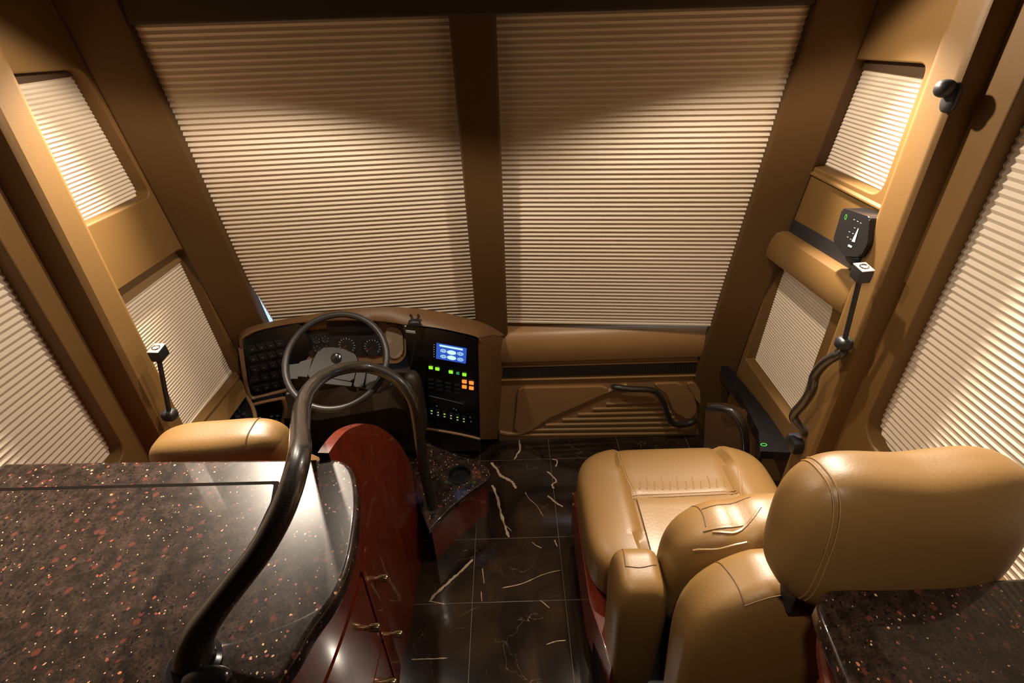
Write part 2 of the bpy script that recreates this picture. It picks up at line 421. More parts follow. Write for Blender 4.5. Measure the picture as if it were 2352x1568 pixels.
# ------------------------------------------------------------------ room shell
XL, XR = -1.30, 1.12
ZC = 2.16
def floor_mesh():
    bm = bmesh.new()
    def q(x0, x1, y0, y1, z, mi):
        f = bm.faces.new([bm.verts.new((x, y, z)) for x, y in ((x0, y0), (x1, y0), (x1, y1), (x0, y1))]); f.material_index = mi
    q(-1.45, 1.25, -1.2, 2.4, 0, 0)
    zz = 0.0006
    for x in (-0.985, -0.59, -0.197, 0.19, 0.58, 0.97): q(x - .0011, x + .0011, -1.2, 2.3, zz, 1)
    for y in (0.4, 0.8, 1.2, 1.505, 2.0): q(-1.4, 1.2, y - .0011, y + .0011, zz, 1)
    def vein(pts, w):
        pts = [P(a, b, Z=0.0) for a, b in pts]
        fine = catmull(pts, 5)
        rnd = random.Random(int(pts[0].x * 1e4))
        L, R = [], []
        for i, p in enumerate(fine):
            t = (fine[min(i + 1, len(fine) - 1)] - fine[max(i - 1, 0)]).normalized(); s = Vector((-t.y, t.x, 0))
            ww = w * (0.55 + 0.6 * rnd.random()) * (0.5 if i in (0, len(fine) - 1) else 1); j = (rnd.random() - .5) * w * .7
            L.append(bm.verts.new((p + s * (ww + j)).to_tuple()[:2] + (0.0012,))); R.append(bm.verts.new((p - s * (ww - j)).to_tuple()[:2] + (0.0012,)))
        for i in range(len(fine) - 1):
            f = bm.faces.new((L[i], L[i + 1], R[i + 1], R[i])); f.material_index = 2
    vein([(1192, 1010), (1195, 1030), (1190, 1040), (1181, 1055)], .006)
    vein([(1128, 1062), (1142, 1078), (1150, 1092), (1170, 1102), (1180, 1112), (1184, 1122)], .0075)
    vein([(1130, 1114), (1138, 1130), (1148, 1165), (1154, 1190), (1162, 1215), (1168, 1234)], .007)
    vein([(988, 1378), (1010, 1355), (1035, 1333), (1060, 1310), (1086, 1284)], .006)
    vein([(1268, 1055), (1280, 1058), (1276, 1072)], .004)
    vein([(1256, 1083), (1268, 1092), (1278, 1105), (1268, 1113), (1272, 1122)], .005)
    vein([(1258, 1138), (1272, 1150), (1282, 1158), (1293, 1163)], .0045)
    vein([(1316, 1132), (1320, 1145), (1318, 1160)], .0028)
    vein([(1206, 1130), (1216, 1146), (1232, 1160), (1248, 1186)], .0017)
    vein([(1154, 1350), (1200, 1340), (1245, 1320), (1288, 1309)], .0018)
    vein([(945, 1514), (985, 1513), (1027, 1511)], .0022)
    vein([(1108, 1305), (1110, 1320), (1112, 1340)], .0016)
    vein([(1105, 1358), (1107, 1382)], .0018)
    vein([(1222, 1245), (1232, 1253), (1244, 1258)], .0022)
    vein([(1274, 1240), (1280, 1255)], .003)
    vein([(985, 1380), (1000, 1383), (1022, 1388)], .0028)
    vein([(1150, 1190), (1160, 1205), (1176, 1220)], .0014)
    vein([(1255, 1480), (1275, 1473), (1300, 1470)], .002)
    vein([(1240, 1378), (1255, 1390), (1262, 1396)], .002)
    vein([(1080, 1048), (1040, 1040), (1010, 1025), (985, 1015)], .002)
    return bm
struct('floor', floor_mesh(), M_MARB, False, [M_MARB, M_GROUT, M_VEIN])
struct('ceiling', box(-1.45, 1.25, -1.25, 2.4, ZC, ZC + .05), M_UNLIT)
struct('wall_back_added', box(-1.45, 1.25, -1.25, -1.2, 0, ZC), M_UNLIT)  # unseen wall added for bounce, dark in place of the open unlit coach

LW = Plane((XL, 0, 0), (XL, 1, 0), (XL, 0, 1))     # u = +Y, v = +Z
RW = Plane((XR, 0, 0), (XR, 1, 0), (XR, 0, 1))
def yz(pts): return pts
rear_hole_L = rounded([(1.257, .85), (1.257, 1.97), (0.25, 1.97), (0.25, .85)], [.05, .06, .06, .06], 8)
sm_hole_L = rounded([(1.875, 1.53), (1.800, 1.945), (1.47, 1.955), (1.47, 1.54)], [.035, .04, .03, .03], 6)
lo_hole_L = rounded([(1.995, .64), (1.945, 1.305), (1.50, 1.315), (1.50, .665)], [.012, .05, .03, .012], 6)
wall_out = [(-1.2, 0), (2.16, 0), (2.16, .7), (1.99, ZC), (-1.2, ZC)]
struct('wall_left', plate(LW, wall_out, [rear_hole_L, sm_hole_L, lo_hole_L], -0.055, 0.0, .006), M_WALL)
rear_hole_R = rounded([(1.212, .885), (1.212, 1.97), (0.2, 1.97), (0.2, .885)], [.085, .06, .06, .06], 8)
sm_hole_R = rounded([(1.93, 1.558), (1.853, 1.905), (1.512, 1.915), (1.512, 1.562)], [.035, .035, .03, .05], 6)
lo_hole_R = rounded([(2.0, .63), (1.97, 1.20), (1.535, 1.215), (1.535, .63)], [.012, .03, .10, .02], 6)
slot_R = [(2.04, 1.300), (2.06, 1.345), (1.45, 1.372), (1.45, 1.300)]
struct('wall_right', plate(RW, wall_out, [rear_hole_R, sm_hole_R, lo_hole_R], -0.055, 0.0, .006), M_WALL)

# windscreen planes (a shallow vee, leaning in at the top)
WR = Plane((-.022, 2.18, .75), (.962, 2.09, .75), (-.022, 1.96, 2.06))
WL = Plane((-.170, 2.18, .75), (-1.15, 2.09, .75), (-.170, 1.96, 2.06))
# front corner posts: from the windscreen edge back to the side walls
def corner_post(xp, sx, name):
    rows = []
    for z, yp, yw in ((0.0, 2.24, 2.10), (.75, 2.075, 2.02), (2.06, 1.855, 1.80), (2.16, 1.84, 1.78)):
        xw = XL if sx < 0 else XR
        a = Vector((xp, yp + .05, z)); b = Vector((xp, yp, z)); d = Vector((xw, yw, z)); e = Vector((xw + sx * .05, yw + .02, z)); g = Vector((xw + sx * .05, yp + .1, z))
        mid1 = b.lerp(d, .06) + Vector((-sx * 0, -.004, 0)); mid2 = b.lerp(d, .94) + Vector((0, -.004, 0))
        rows.append([a, b, mid1, b.lerp(d, .5) + Vector((0, -.006, 0)), mid2, d, e, g, a])
    return grid_surf(rows)
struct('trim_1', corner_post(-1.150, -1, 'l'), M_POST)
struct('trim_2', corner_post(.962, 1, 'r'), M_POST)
# centre post
def centre_post():
    rows = []
    for z, y in ((.70, 2.17), (2.16, 1.925)):
        rows.append([(-.172, y + .03, z), (-.172, y - .012, z), (-.164, y - .022, z), (-.028, y - .022, z), (-.020, y - .012, z), (-.020, y + .03, z)])
    bm = grid_surf(rows); return bm
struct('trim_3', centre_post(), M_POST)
struct('trim_4', box(-1.30, 1.12, 1.86, 2.1, 2.055, ZC, .01), M_UNLIT)          # header over the windscreen, brown leather with its lack of light painted in
struct('wall_front', box(-1.40, 1.2, 2.20, 2.25, 0, .76), M_DASH)

# door pillars, proud of the side walls
def side_post(x_wall, p, s, zt0, zt1):
    """s = +1 faces +X (left wall), -1 faces -X"""
    rows = []
    for z in (zt0, zt1):
        lean = .02 * (z - .7) / 1.4
        x0 = x_wall - s * .01
        q = [(x0, 1.283), (x_wall + s * p * .45, 1.289), (x_wall + s * p * .85, 1.296), (x_wall + s * p, 1.312), (x_wall + s * p, 1.392), (x_wall + s * p * .93, 1.408), (x_wall + s * p * .75, 1.420), (x_wall + s * .0, 1.47), (x0, 1.48)]
        if s > 0: q = [(a, b + .035) for a, b in q]
        rows.append([(a, b + (lean if i < 4 else lean * .6), z) for i, (a, b) in enumerate(q)])
    return grid_surf(rows)
struct('trim_5', side_post(XL, .078, 1, .45, ZC), M_WALL)
struct('trim_6', side_post(XR, .060, -1, .45, ZC), M_WALL)

# glass panes behind the shades
def glass(n, bm): struct('window_%d' % n, bm, M_GLASS)
glass(1, pbox(WL, -.0, 1.02, -.02, 1.34, -.050, -.044))
glass(2, pbox(WR, -.0, 1.02, -.02, 1.34, -.050, -.044))

# ------------------------------------------------------------------ pleated shades
def pleats(pl, a0, a1, b0, b1, h, pitch, depth, top_a=None):
    """zig-zag cloth between a0..a1 (u) and b0..b1 (v); top_a = (a0,a1) at the top"""
    n = max(2, round((b1 - b0) / pitch)) ; bm = bmesh.new(); prev = None
    for i in range(2 * n + 1):
        t = i / (2 * n); b = b0 + (b1 - b0) * t
        hh = h + (depth if i % 2 else 0.0)
        A0, A1 = (a0, a1) if top_a is None else (a0 + (top_a[0] - a0) * t, a1 + (top_a[1] - a1) * t)
        row = [bm.verts.new(pl.at(A0, b, hh)), bm.verts.new(pl.at(A1, b, hh))]
        if prev: bm.faces.new((prev[0], prev[1], row[1], row[0]))
        prev = row
    return bm
def shade(label, pl, a0, a1, b0, b1, h, pitch, depth, rail=.012, head=.03, headmat=None, top_a=None, group='pleated blinds'):
    r = thing('pleated_shade', pl.at((a0 + a1) / 2, b0, h), label, 'window blind', group)
    obj('pleated_fabric', pleats(pl, a0, a1, b0 + rail, b1 - head * .9, h, pitch, depth, top_a), M_SHADE, r, smooth=False)
    obj('bottom_rail', pbox(pl, a0, a1, b0, b0 + rail, h - .004, h + depth + .002, .002), M_RAIL, r)
    A = top_a or (a0, a1)
    obj('headrail', pbox(pl, A[0], A[1], b1 - head, b1, h - .006, h + depth + .006, .002), headmat or M_RAILB, r)
    return r
du = 0.0
shade('large cream pleated blind over the left half of the windscreen, behind the steering wheel', WL, -.01, .942, .0, 1.36, -.022, .0196, .0076, head=.02, top_a=(-.01, 1.13))
shade('large cream pleated blind over the right half of the windscreen', WR, -.01, 1.02, .008, 1.36, -.022, .0196, .0076, head=.02)
shade('small pleated blind in the upper left quarter window above the driver', LW, 1.40, 1.93, 1.49, 1.99, -.050, .0130, .0050, head=.065, headmat=M_RAILSHADED)
shade('pleated blind in the lower left window beside the driver dashboard', LW, 1.40, 2.05, .645, 1.34, -.050, .0130, .0038, rail=.016, head=.10)
shade('tall bright pleated blind in the left window above the granite counter', LW, .2, 1.32, .82, 2.0, -.050, .0195, .0060)
shade('small pleated blind in the upper right quarter window, by the black coat hook', RW, 1.45, 1.98, 1.52, 1.96, -.050, .0130, .0050, head=.085, headmat=M_RAILSHADED)
shade('pleated blind in the lower right door window under the padded valance', RW, 1.48, 2.06, .60, 1.27, -.050, .0130, .0038)
shade('tall bright pleated blind in the right window beside the tan headrest', RW, .15, 1.28, .86, 2.0, -.050, .0195, .0060)
# backing of the side openings
for i, (pl, s) in enumerate(((LW, 'left'), (RW, 'right'))):
    struct('window_%d' % (3 + i), pbox(pl, .1, 1.35, .75, 2.06, -.075, -.070), M_GLASS)
    struct('window_%d' % (5 + i), pbox(pl, 1.38, 2.1, .55, 2.02, -.075, -.070), M_GLASS)

# ------------------------------------------------------------------ valance over the door window
v = thing('window_valance', (XR - .03, 1.72, 1.16), 'tan leather padded valance over the lower right door window', 'valance')
def val_bm():
    rows = []
    prof = [(-.002, 1.175), (.030, 1.165), (.052, 1.178), (.058, 1.21), (.055, 1.255), (.045, 1.285), (.028, 1.295), (-.002, 1.295)]
    ys = [1.408, 1.412, 1.425, 1.5, 1.6, 1.8, 1.95, 1.985, 1.998, 2.002]
    for k, y in enumerate(ys):
        sc = [.5, .8, .96, 1, 1, 1, 1, .96, .8, .5][k]
        dz = (2.0 - y) * .055
        cz = 1.24
        rows.append([(XR - x * sc, y, cz + (z - cz) * (.6 + .4 * sc) + dz) for x, z in prof])
    bm = grid_surf(rows)
    for e in (0, -1):
        pass
    bmesh.ops.holes_fill(bm, edges=[e for e in bm.edges if e.is_boundary], sides=40)
    return bm
obj('padded_cover', val_bm(), M_WALL, v)
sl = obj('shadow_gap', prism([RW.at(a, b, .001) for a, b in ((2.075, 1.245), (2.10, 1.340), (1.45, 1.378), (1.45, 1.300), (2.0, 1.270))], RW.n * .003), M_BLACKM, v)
struct('trim_7', prism([(XR - .008, 1.48, 1.538), (XR - .008, 2.02, 1.538), (XR + .001, 2.04, 1.545), (XR + .001, 1.48, 1.545)], (0, 0, -.006), .001), M_WALL)

# ------------------------------------------------------------------ driver dashboard
dash = thing('dashboard', (-.72, 2.05, 0), 'brown leather driver dashboard with black switch panels and lit screen', 'dashboard')
lip = [(553, 800, 1.93), (556, 780, 1.94), (570, 769, 1.95), (600, 757, 1.97), (680, 742, 2.0), (780, 735, 2.02), (880, 738, 2.02), (930, 745, 2.0), (1000, 752, 1.975), (1060, 764, 1.95), (1096, 774, 1.93), (1103, 785, 1.925)]
lipP = catmull([P(a, b, Y=y) for a, b, y in lip], 4)
back = [(548, 770, 2.02), (556, 760, 2.03), (570, 752, 2.05), (604, 742, 2.07), (680, 728, 2.09), (780, 712, 2.10), (880, 705, 2.11), (940, 707, 2.12), (1000, 714, 2.13), (1060, 727, 2.14), (1120, 745, 2.15), (1160, 770, 2.15)]
backP = catmull([P(a, b, Y=y - (.04 if 560 < a < 1110 else .01)) for a, b, y in back], 4)
rows = []
und = [p + Vector((0, .05, -.03)) for p in lipP]
l2 = [p + Vector((0, .012, -.012)) for p in lipP]
up = [p.lerp(q, .12) + Vector((0, -.004, .006)) for p, q in zip(lipP, backP)]
mid = [p.lerp(q, .55) + Vector((0, 0, .010)) for p, q in zip(lipP, backP)]
bk2 = [q + Vector((0, .004, -.09)) for q in backP]
obj('dash_hood', grid_surf([und, l2, lipP, up, mid, backP, bk2]), M_DASH, dash)
# right end cheek, turning down beside the fascia
ck = [[P(1098, 775, Y=1.93), P(1103, 1008, Y=1.955)], [P(1106, 774, Y=1.935), P(1107, 1009, Y=1.96)], [P(1130, 768, Y=2.02), P(1126, 1009, Y=2.05)], [P(1160, 770, Y=2.155), P(1146, 1007, Y=2.175)]]
obj('dash_cheek', grid_surf([[a, a.lerp(b, .33), a.lerp(b, .66), b] for a, b in ck]), M_DASH, dash)
RF = Plane(P(978, 760, Y=1.985), P(1098, 775, Y=1.935), P(1103, 1008, Y=1.965))
LF = Plane(P(557, 780, Y=1.945), P(690, 745, Y=2.005), P(573, 912, Y=1.965))
def ppoly(pl, pts, h=0.0): return [pl.px(a, b, h) for a, b in pts]
def panel(name, pl, pts, m, parent, h=0.0, th=.02, r=0.02, bev=.003):
    o2 = rounded([pl.uv(pl.px(a, b)) for a, b in pts], r, 5)
    return obj(name, prism([pl.at(a, b, h) for a, b in o2], pl.n * -th, bev), m, parent)
rp = panel('right_switch_panel', RF, [(930, 748), (1000, 755), (1097, 779), (1103, 1006), (978, 984), (955, 960)], M_BLACK, dash, .0, .05)
lp = panel('left_switch_panel', LF, [(558, 783), (600, 762), (690, 742), (720, 800), (662, 893), (577, 912)], M_BLACK, dash, .0, .05)
# beads that frame the panels
def bead(pl, pts, r, parent, h=.004, m=None, name='panel_bead'):
    return obj(name, tube(catmull(ppoly(pl, pts, h), 6), r, 8), m or M_BEAD, parent)
bead(RF, [(978, 984), (1010, 989), (1060, 998), (1103, 1008)], .007, dash)
bead(LF, [(553, 800), (560, 850), (568, 895), (577, 913), (600, 911), (660, 895)], .010, dash)
# lit screen
scr = panel('lit_screen', RF, [(1003, 787), (1072, 800), (1070, 834), (1002, 822)], M_LCD, dash, .004, .004, .001, .0005)
def pm(name, m, parent, fn):
    bm = bmesh.new(); fn(bm); return obj(name, bm, m, parent, smooth=False)
def scr_marks(bm):
    H = .0055
    for (x, y, big) in ((1019, 804, 0), (1038, 808, 1), (1058, 811, 0), (1019, 817, 0), (1038, 820, 1), (1058, 824, 0)):
        c = RF.px(x, y)
        if big:
            uvc = RF.uv(c); bm.faces.new([bm.verts.new(RF.at(uvc[0] + .022 * math.cos(t), uvc[1] + .0125 * math.sin(t), H)) for t in (2 * math.pi * k / 20 for k in range(20))])
        else: ring_mark(bm, RF, c, .0145, .003, H, .0095)
        if not big:
            q = RF.uv(c)
            for dx in (-.004, .004):
                bm.faces.new([bm.verts.new(RF.at(q[0] + dx + a, q[1] + b, H)) for a, b in ((-.002, -.004), (.002, -.004), (.002, .004), (-.002, .004))])
    a = RF.uv(RF.px(1010, 791)); b2 = RF.uv(RF.px(1064, 801))
    bm.faces.new([bm.verts.new(RF.at(*(Vector(p)), H)) for p in rounded([(a[0], a[1] + .004), (a[0], a[1] - .006), (b2[0], b2[1] - .006), (b2[0], b2[1] + .004)], .005, 3)])
pm('screen_marks', M_LCDW, scr, scr_marks)
for k in range(6):
    obj('status_dot', (lambda q: lathe(RF.px(997, 791 + k * 5.4), RF.n, [(0, .001), (.0016, .001), (.0016, .003), (0, .003)], 8))(0), M_LEDW, dash)
def cell(name, pl, px, py, wu, wv, m, parent, h=.001, th=.006):
    c = pl.uv(pl.px(px, py)); return obj(name, pbox(pl, c[0] - wu, c[0] + wu, c[1] - wv, c[1] + wv, h, h + th, .0008), m, parent)
for x, y in ((990, 843), (1005, 846), (1036, 853), (1067, 859)): cell('green_indicator', RF, x, y, .0095, .0075, M_GREEN, dash)
cell('green_indicator', RF, 1052, 856, .007, .006, M_GREEND, dash)
for x, y in ((1067, 875), (1083, 878), (1067, 887), (1083, 890)): cell('amber_indicator', RF, x, y, .011, .0085, M_AMBER, dash)
for k in range(6):
    s = cell('slider_switch', RF, 992 + k * 14.8, 945 + k * 3.7, .011, .026, M_KEY, dash, 0, .004)
    for dy in (-3, 3): cell('switch_mark', RF, 992 + k * 14.8, 945 + k * 3.7 + dy, .0042, .0032, M_LEDW if (k % 2 or dy > 0) else M_GREEN, s, .004, .001)
for k in range(3):
    for j in range(4):
        cell('radio_key', RF, 990 + j * 20, 872 + k * 9 + j * 4, .014, .006, M_KEY, dash, 0, .004)
ss = obj('radio_slot', pbox(RF, *(lambda a, b: (a[0], b[0], min(a[1], b[1]) - .01, max(a[1], b[1]) + .0))(RF.uv(RF.px(985, 912)), RF.uv(RF.px(1068, 930))), .0, .003), M_BLACKM, dash)
bead(RF, [(986, 909), (1020, 917), (1064, 928)], .0022, dash, .004, M_GREYD, 'slot_trim')
for k, (x, y) in enumerate(((1016, 925), (1024, 927), (1042, 938), (1048, 941), (1003, 932), (1080, 958), (1082, 968))):
    cell('printed_mark', RF, x, y, .003, .003, M_MARK, dash, .0, .002)
# left switch rows
for r in range(5):
    for c in range(5):
        x = 580 + c * 21 + r * 3; y = 800 + r * 23 - c * 4.6
        if x > 660: continue
        s = cell('rocker_switch', LF, x, y, .017, .018, M_KEY, dash, 0, .005)
        pm('switch_mark', M_MARK, s, lambda bm: [quad(bm, *[LF.at(q[0] + a + dx, q[1] + b, .0056) for a, b in ((-.004, -.0012), (.004, -.0012), (.004, .0012), (-.004, .0012))]) for q in [LF.uv(LF.px(x, y + 1))] for dx in (0,)])
# instrument cluster
IC = Plane(P(690, 790, Y=2.02), P(930, 800, Y=2.02), P(690, 700, Y=2.06))
def ipanel(name, pts, m, parent, h, th=.03, r=.015, bev=.004): return panel(name, IC, pts, m, parent, h, th, r, bev)
ipanel('cluster_surround', [(684, 756), (724, 752), (742, 735), (868, 736), (880, 748), (918, 748), (930, 762), (932, 820), (915, 838), (700, 840), (690, 800)], M_BEAD, dash, -.02, .03, .03, .01)
cl = ipanel('gauge_panel', [(695, 764), (752, 758), (866, 760), (880, 790), (884, 818), (710, 822), (700, 800)], M_BLACKM, dash, -.012, .02)
ipanel('message_display', [(750, 736), (866, 736), (862, 760), (752, 762)], M_BLACK, dash, .004, .03)
ipanel('side_pocket', [(884, 752), (912, 752), (924, 766), (926, 815), (908, 826), (890, 822)], mat('taupe moulded plastic', (0.30, 0.24, 0.17), 0.22), dash, -.010, .01, .03, .006)
for gx, gy, gr in ((796, 794, 24), (855, 797, 24), (726, 782, 10), (746, 780, 10), (728, 802, 10), (750, 802, 10)):
    g = obj('gauge', lathe(IC.px(gx, gy), IC.n, [(0, -.011), (gr * .0019, -.011), (gr * .0019, -.005), (gr * .0017, -.006), (0, -.006)], 24), M_BLACKM, dash)
    def ticks(bm):
        q = IC.uv(IC.px(gx, gy)); R = gr * .0016
        for k in range(13 if gr > 15 else 5):
            t = math.radians(-40 + 260 * k / (12 if gr > 15 else 4)); ca, sa = math.cos(t), math.sin(t)
            quad(bm, *[IC.at(q[0] + ca * rr - sa * w_, q[1] + sa * rr + ca * w_, -.0048) for rr, w_ in ((R * .8, -.0012), (R, -.0012), (R, .0012), (R * .8, .0012))])
    pm('gauge_ticks', M_MARK, g, ticks)
    if gr > 15:
        def needle(bm):
            q = IC.uv(IC.px(gx, gy)); t = math.radians(215); ca, sa = math.cos(t), math.sin(t)
            quad(bm, *[IC.at(q[0] + ca * rr - sa * w_, q[1] + sa * rr + ca * w_, -.0044) for rr, w_ in ((0, -.0012), (gr * .0014, -.0006), (gr * .0014, .0006), (0, .0012))])
        pm('gauge_needle', mat('red needle', (0.35, 0.03, 0.02), 0.5), g, needle)
# lower body of the dash
obj('dash_body', prism([(-1.25, 2.02, .62), (-.185, 2.005, .60), (-.185, 2.02, .05), (-1.25, 2.05, .05)], (0, .17, 0), .01), M_KNEE, dash)
obj('knee_bolster', grid_surf([[P(a, b, Y=y) for a, b in ((655, 895), (730, 898), (820, 880), (905, 868), (960, 880))] for b0, y in ((0, 2.0),)] + [[P(a, b + 55, Y=1.93) for a, b in ((650, 905), (730, 910), (820, 895), (905, 880), (972, 900))], [P(a, b + 100, Y=1.96) for a, b in ((640, 905), (730, 915), (820, 905), (905, 890), (975, 910))]]), M_KNEE, dash)
obj('cowl', pillow(P(955, 930, Y=1.93), (.045, .06, .20), 3.0, 8), M_KNEE, dash)
LLP = Plane(P(590, 930, Y=1.90), P(650, 915, Y=1.93), P(600, 1010, Y=1.93))
llp = panel('lower_left_panel', LLP, [(582, 930), (650, 915), (652, 950), (640, 990), (618, 1035), (578, 1012), (588, 970)], M_BLACK, dash, 0, .04, .012)
bead(LLP, [(582, 929), (610, 922), (650, 914)], .008, dash)
bead(LLP, [(650, 914), (656, 940), (650, 968), (636, 1005), (620, 1040)], .011, dash)
for r in range(3):
    for c in range(2): cell('keypad_key', LLP, 624 - r * 2.6 + c * 13.5, 955 + r * 9.8 - c * 1.5, .009, .006, M_KEY, llp, 0, .003)
pm('keypad_marks', M_WHITE, llp, lambda bm: [quad(bm, *[LLP.at(q[0] + a, q[1] + b, .0045) for a, b in ((-.0045, -.002), (.0045, -.002), (.0045, .002), (-.0045, .002))]) for r in range(3) for c in range(2) for q in [LLP.uv(LLP.px(612 + 12 - r * 2.6 + c * 13.5, 955 + r * 9.8 - c * 1.5))]])
# clip gadget on the hood
cg = thing('clip_mount', P(955, 742, Y=1.98), 'small black clip mount with dangling cord on the dashboard top', 'phone mount')
obj('clip_body', pillow(P(952, 742, Y=1.97), (.028, .02, .018), 3, 6), M_BLACKM, cg)
for x in (945, 962): obj('clip_jaw', tube([P(952 + (x - 952) * .5, 738, Y=1.99), P(x, 726, Y=2.0), P(x - 3, 722, Y=2.0)], .006, 8), M_KNEE, cg)
obj('cord', tube(catmull([P(950, 748, Y=1.955), P(943, 765, Y=1.94), P(955, 775, Y=1.94), P(950, 800, Y=1.935), P(944, 838, Y=1.935)], 6), .0025, 6), M_BLACKM, cg)
obj('badge', pbox(RF, *(lambda q: (q[0] - .022, q[0] + .022, q[1] - .006, q[1] + .006))(RF.uv(RF.px(953, 746))), .055, .058), M_MARK, cg)

# ------------------------------------------------------------------ steering wheel
el = math.radians(54)
wc = P(772, 827, Y=1.72)
wn = Vector((0.02, -math.cos(el), math.sin(el))).normalized()
wu = Vector((1, 0, 0)) - wn * wn.x; wu.normalize(); wv = wn.cross(wu)
WP = Plane(wc, wc + wu, wc + wv)
sw = thing('steering_wheel', wc - wn * .05, 'grey two spoke steering wheel with dark rim and silver hub emblem', 'steering wheel')
RW_ = .2045
obj('rim', tube([wc + (wu * math.cos(t) + wv * math.sin(t)) * RW_ for t in (2 * math.pi * k / 72 for k in range(72))], .0135, 12, True), M_GREYD, sw)
def wpoly(name, pts, h, th, m, parent, r=.01, bev=.004):
    q = rounded([WP.uv(WP.px(a, b)) for a, b in pts], r, 5); return obj(name, prism([WP.at(a, b, h) for a, b in q], WP.n * -th, bev, 3), m, parent)
hub = wpoly('hub_pad', [(734, 801), (758, 797), (784, 800), (816, 813), (822, 830), (812, 876), (760, 868), (704, 866), (720, 826)], .002, .04, M_GREYP, sw, .012, .008)
wpoly('left_spoke', [(654, 822), (662, 836), (690, 832), (684, 868), (664, 868), (658, 886)], -.008, .02, M_GREYP, sw, .008, .006)
wpoly('right_spoke', [(890, 830), (882, 846), (842, 846), (836, 892), (862, 890), (884, 864)], -.010, .02, M_GREYD, sw, .008, .006)
wpoly('left_button_pod', [(689, 831), (718, 823), (706, 866), (682, 864)], .003, .02, M_GREYP, sw, .003)
wpoly('right_button_pod', [(820, 850), (841, 852), (834, 889), (812, 888)], .003, .02, M_GREYP, sw, .006)
wpoly('lower_button_strip', [(752, 868), (809, 878), (807, 887), (739, 880)], .002, .02, M_GREYP, sw, .003)
emb = obj('hub_emblem', lathe(WP.px(773, 822), WP.n, [(0, .0), (.022, .0), (.022, .005), (.018, .007), (0, .007)], 28), M_BLACK, sw)
def emblem(bm):
    c = WP.uv(WP.px(773, 822, .0075))
    ring_mark(bm, WP, WP.at(*c), .0195, .002, .0075)
    for pts in (((-.014, -.002), (-.004, .003), (-.003, -.001), (-.009, -.005), (-.003, -.007), (-.002, -.010), (-.013, -.008)), ((.003, .012), (.009, .012), (.010, .003), (.006, -.004), (.002, -.006), (.003, .0))):
        bm.faces.new([bm.verts.new(WP.at(c[0] + a, c[1] + b, .0078)) for a, b in pts])
pm('emblem_relief', M_CHROME, emb, emblem)
obj('steering_column', tube([wc - wn * .02, wc - wn * .10, wc - wn * .30], [.06, .055, .05], 20), M_KNEE, sw)
for s, pts in (('l', [(712, 880), (690, 905), (660, 905)]), ('r', [(820, 895), (870, 900), (905, 880)])):
    obj('stalk_lever', tube([WP.px(a, b, -.06) for a, b in pts], [.006, .006, .009], 8), M_BLACKM, sw)

# ------------------------------------------------------------------ side console left of the driver
lc = thing('side_console', (-1.22, 1.75, 0), 'black side console with red and green lamps left of the driver seat', 'console')
LC = Plane(P(500, 1012, Z=.55), P(580, 960, Z=.55), P(560, 905, Z=.55))
top_pts = [(488, 1018), (520, 985), (556, 915), (566, 910), (580, 935), (587, 962), (582, 990), (570, 1020), (545, 1060), (470, 1060)]
panel('console_top', LC, top_pts, M_BLACK, lc, 0, .03, .01)
bead(LC, [(562, 906), (578, 930), (587, 962), (582, 990), (566, 1022)], .009, lc, .004)
tp = [LC.px(a, b) for a, b in top_pts]
obj('console_body', prism([p + Vector((0, 0, -.03)) for p in tp], (0, 0, -.51)), M_KNEE, lc)
for (x, y), m2, nm in (((512, 997), M_RED, 'red_lamp'), ((530, 994), M_GREEN2, 'green_lamp'), ((502, 1011), M_GREEN, 'green_lamp'), ((522, 1008), M_GREEN, 'green_lamp')):
    obj(nm, lathe(LC.px(x, y), LC.n, [(0, 0), (.009, 0), (.009, .004), (.006, .006), (0, .006)], 14), m2, lc)
for x, y in ((541, 956), (549, 962), (546, 940), (563, 955), (556, 978)):
    obj('console_knob', lathe(LC.px(x, y), LC.n, [(0, 0), (.011, 0), (.010, .014), (0, .014)], 14), M_KEY, lc)
sill = struct('trim_8', prism([P(445, 1002, X=XL), P(556, 866, X=XL), P(568, 908, X=XL + .05), P(486, 1022, X=XL + .05), P(460, 1030, X=XL + .05)], (-.03, 0, 0), .004), M_WALL)

# ------------------------------------------------------------------ right front: pad, carbon strip, relief panel
fp = thing('front_console', (.5, 2.15, 0), 'tan leather front console with carbon strip and ribbed lower grille', 'console')
def ext(prof, x0, x1):   # prof: (y,z) outline extruded in x
    return prism([(x0, y, z) for y, z in prof], (x1 - x0, 0, 0), .004)
pad = [(2.23, .775)] + [(2.10 - .045 * math.sin(t), .655 + .105 * math.cos(t)) for t in (math.pi * k / 12 * 1.0 for k in range(1, 12))] + [(2.23, .545)]
obj('dash_pad', ext([(2.23, .738), (2.185, .733), (2.155, .718), (2.132, .688), (2.122, .645), (2.124, .60), (2.134, .56), (2.15, .545), (2.23, .545)], -.075, 1.07), M_DASHLIT, fp)
FPn = Plane((-.09, 2.155, .0), (1.07, 2.155, 0), (-.09, 2.165, .5))
obj('front_board', prism([FPn.at(a, b, 0) for a, b in ((0, .0), (1.165, .0), (1.165, .545), (0, .545))], FPn.n * -.04), M_DASHLIT, fp)
cs = obj('carbon_strip', prism([FPn.px(a, b, .012) for a, b in ((1157, 846), (1640, 833), (1632, 856), (1154, 868))], FPn.n * -.012, .003), M_CARBON, fp)
obj('strip_frame', tube([FPn.px(a, b, .010) for a, b in ((1152, 842), (1648, 828), (1638, 861), (1150, 873))], .006, 8, True), M_DASHLIT, fp)
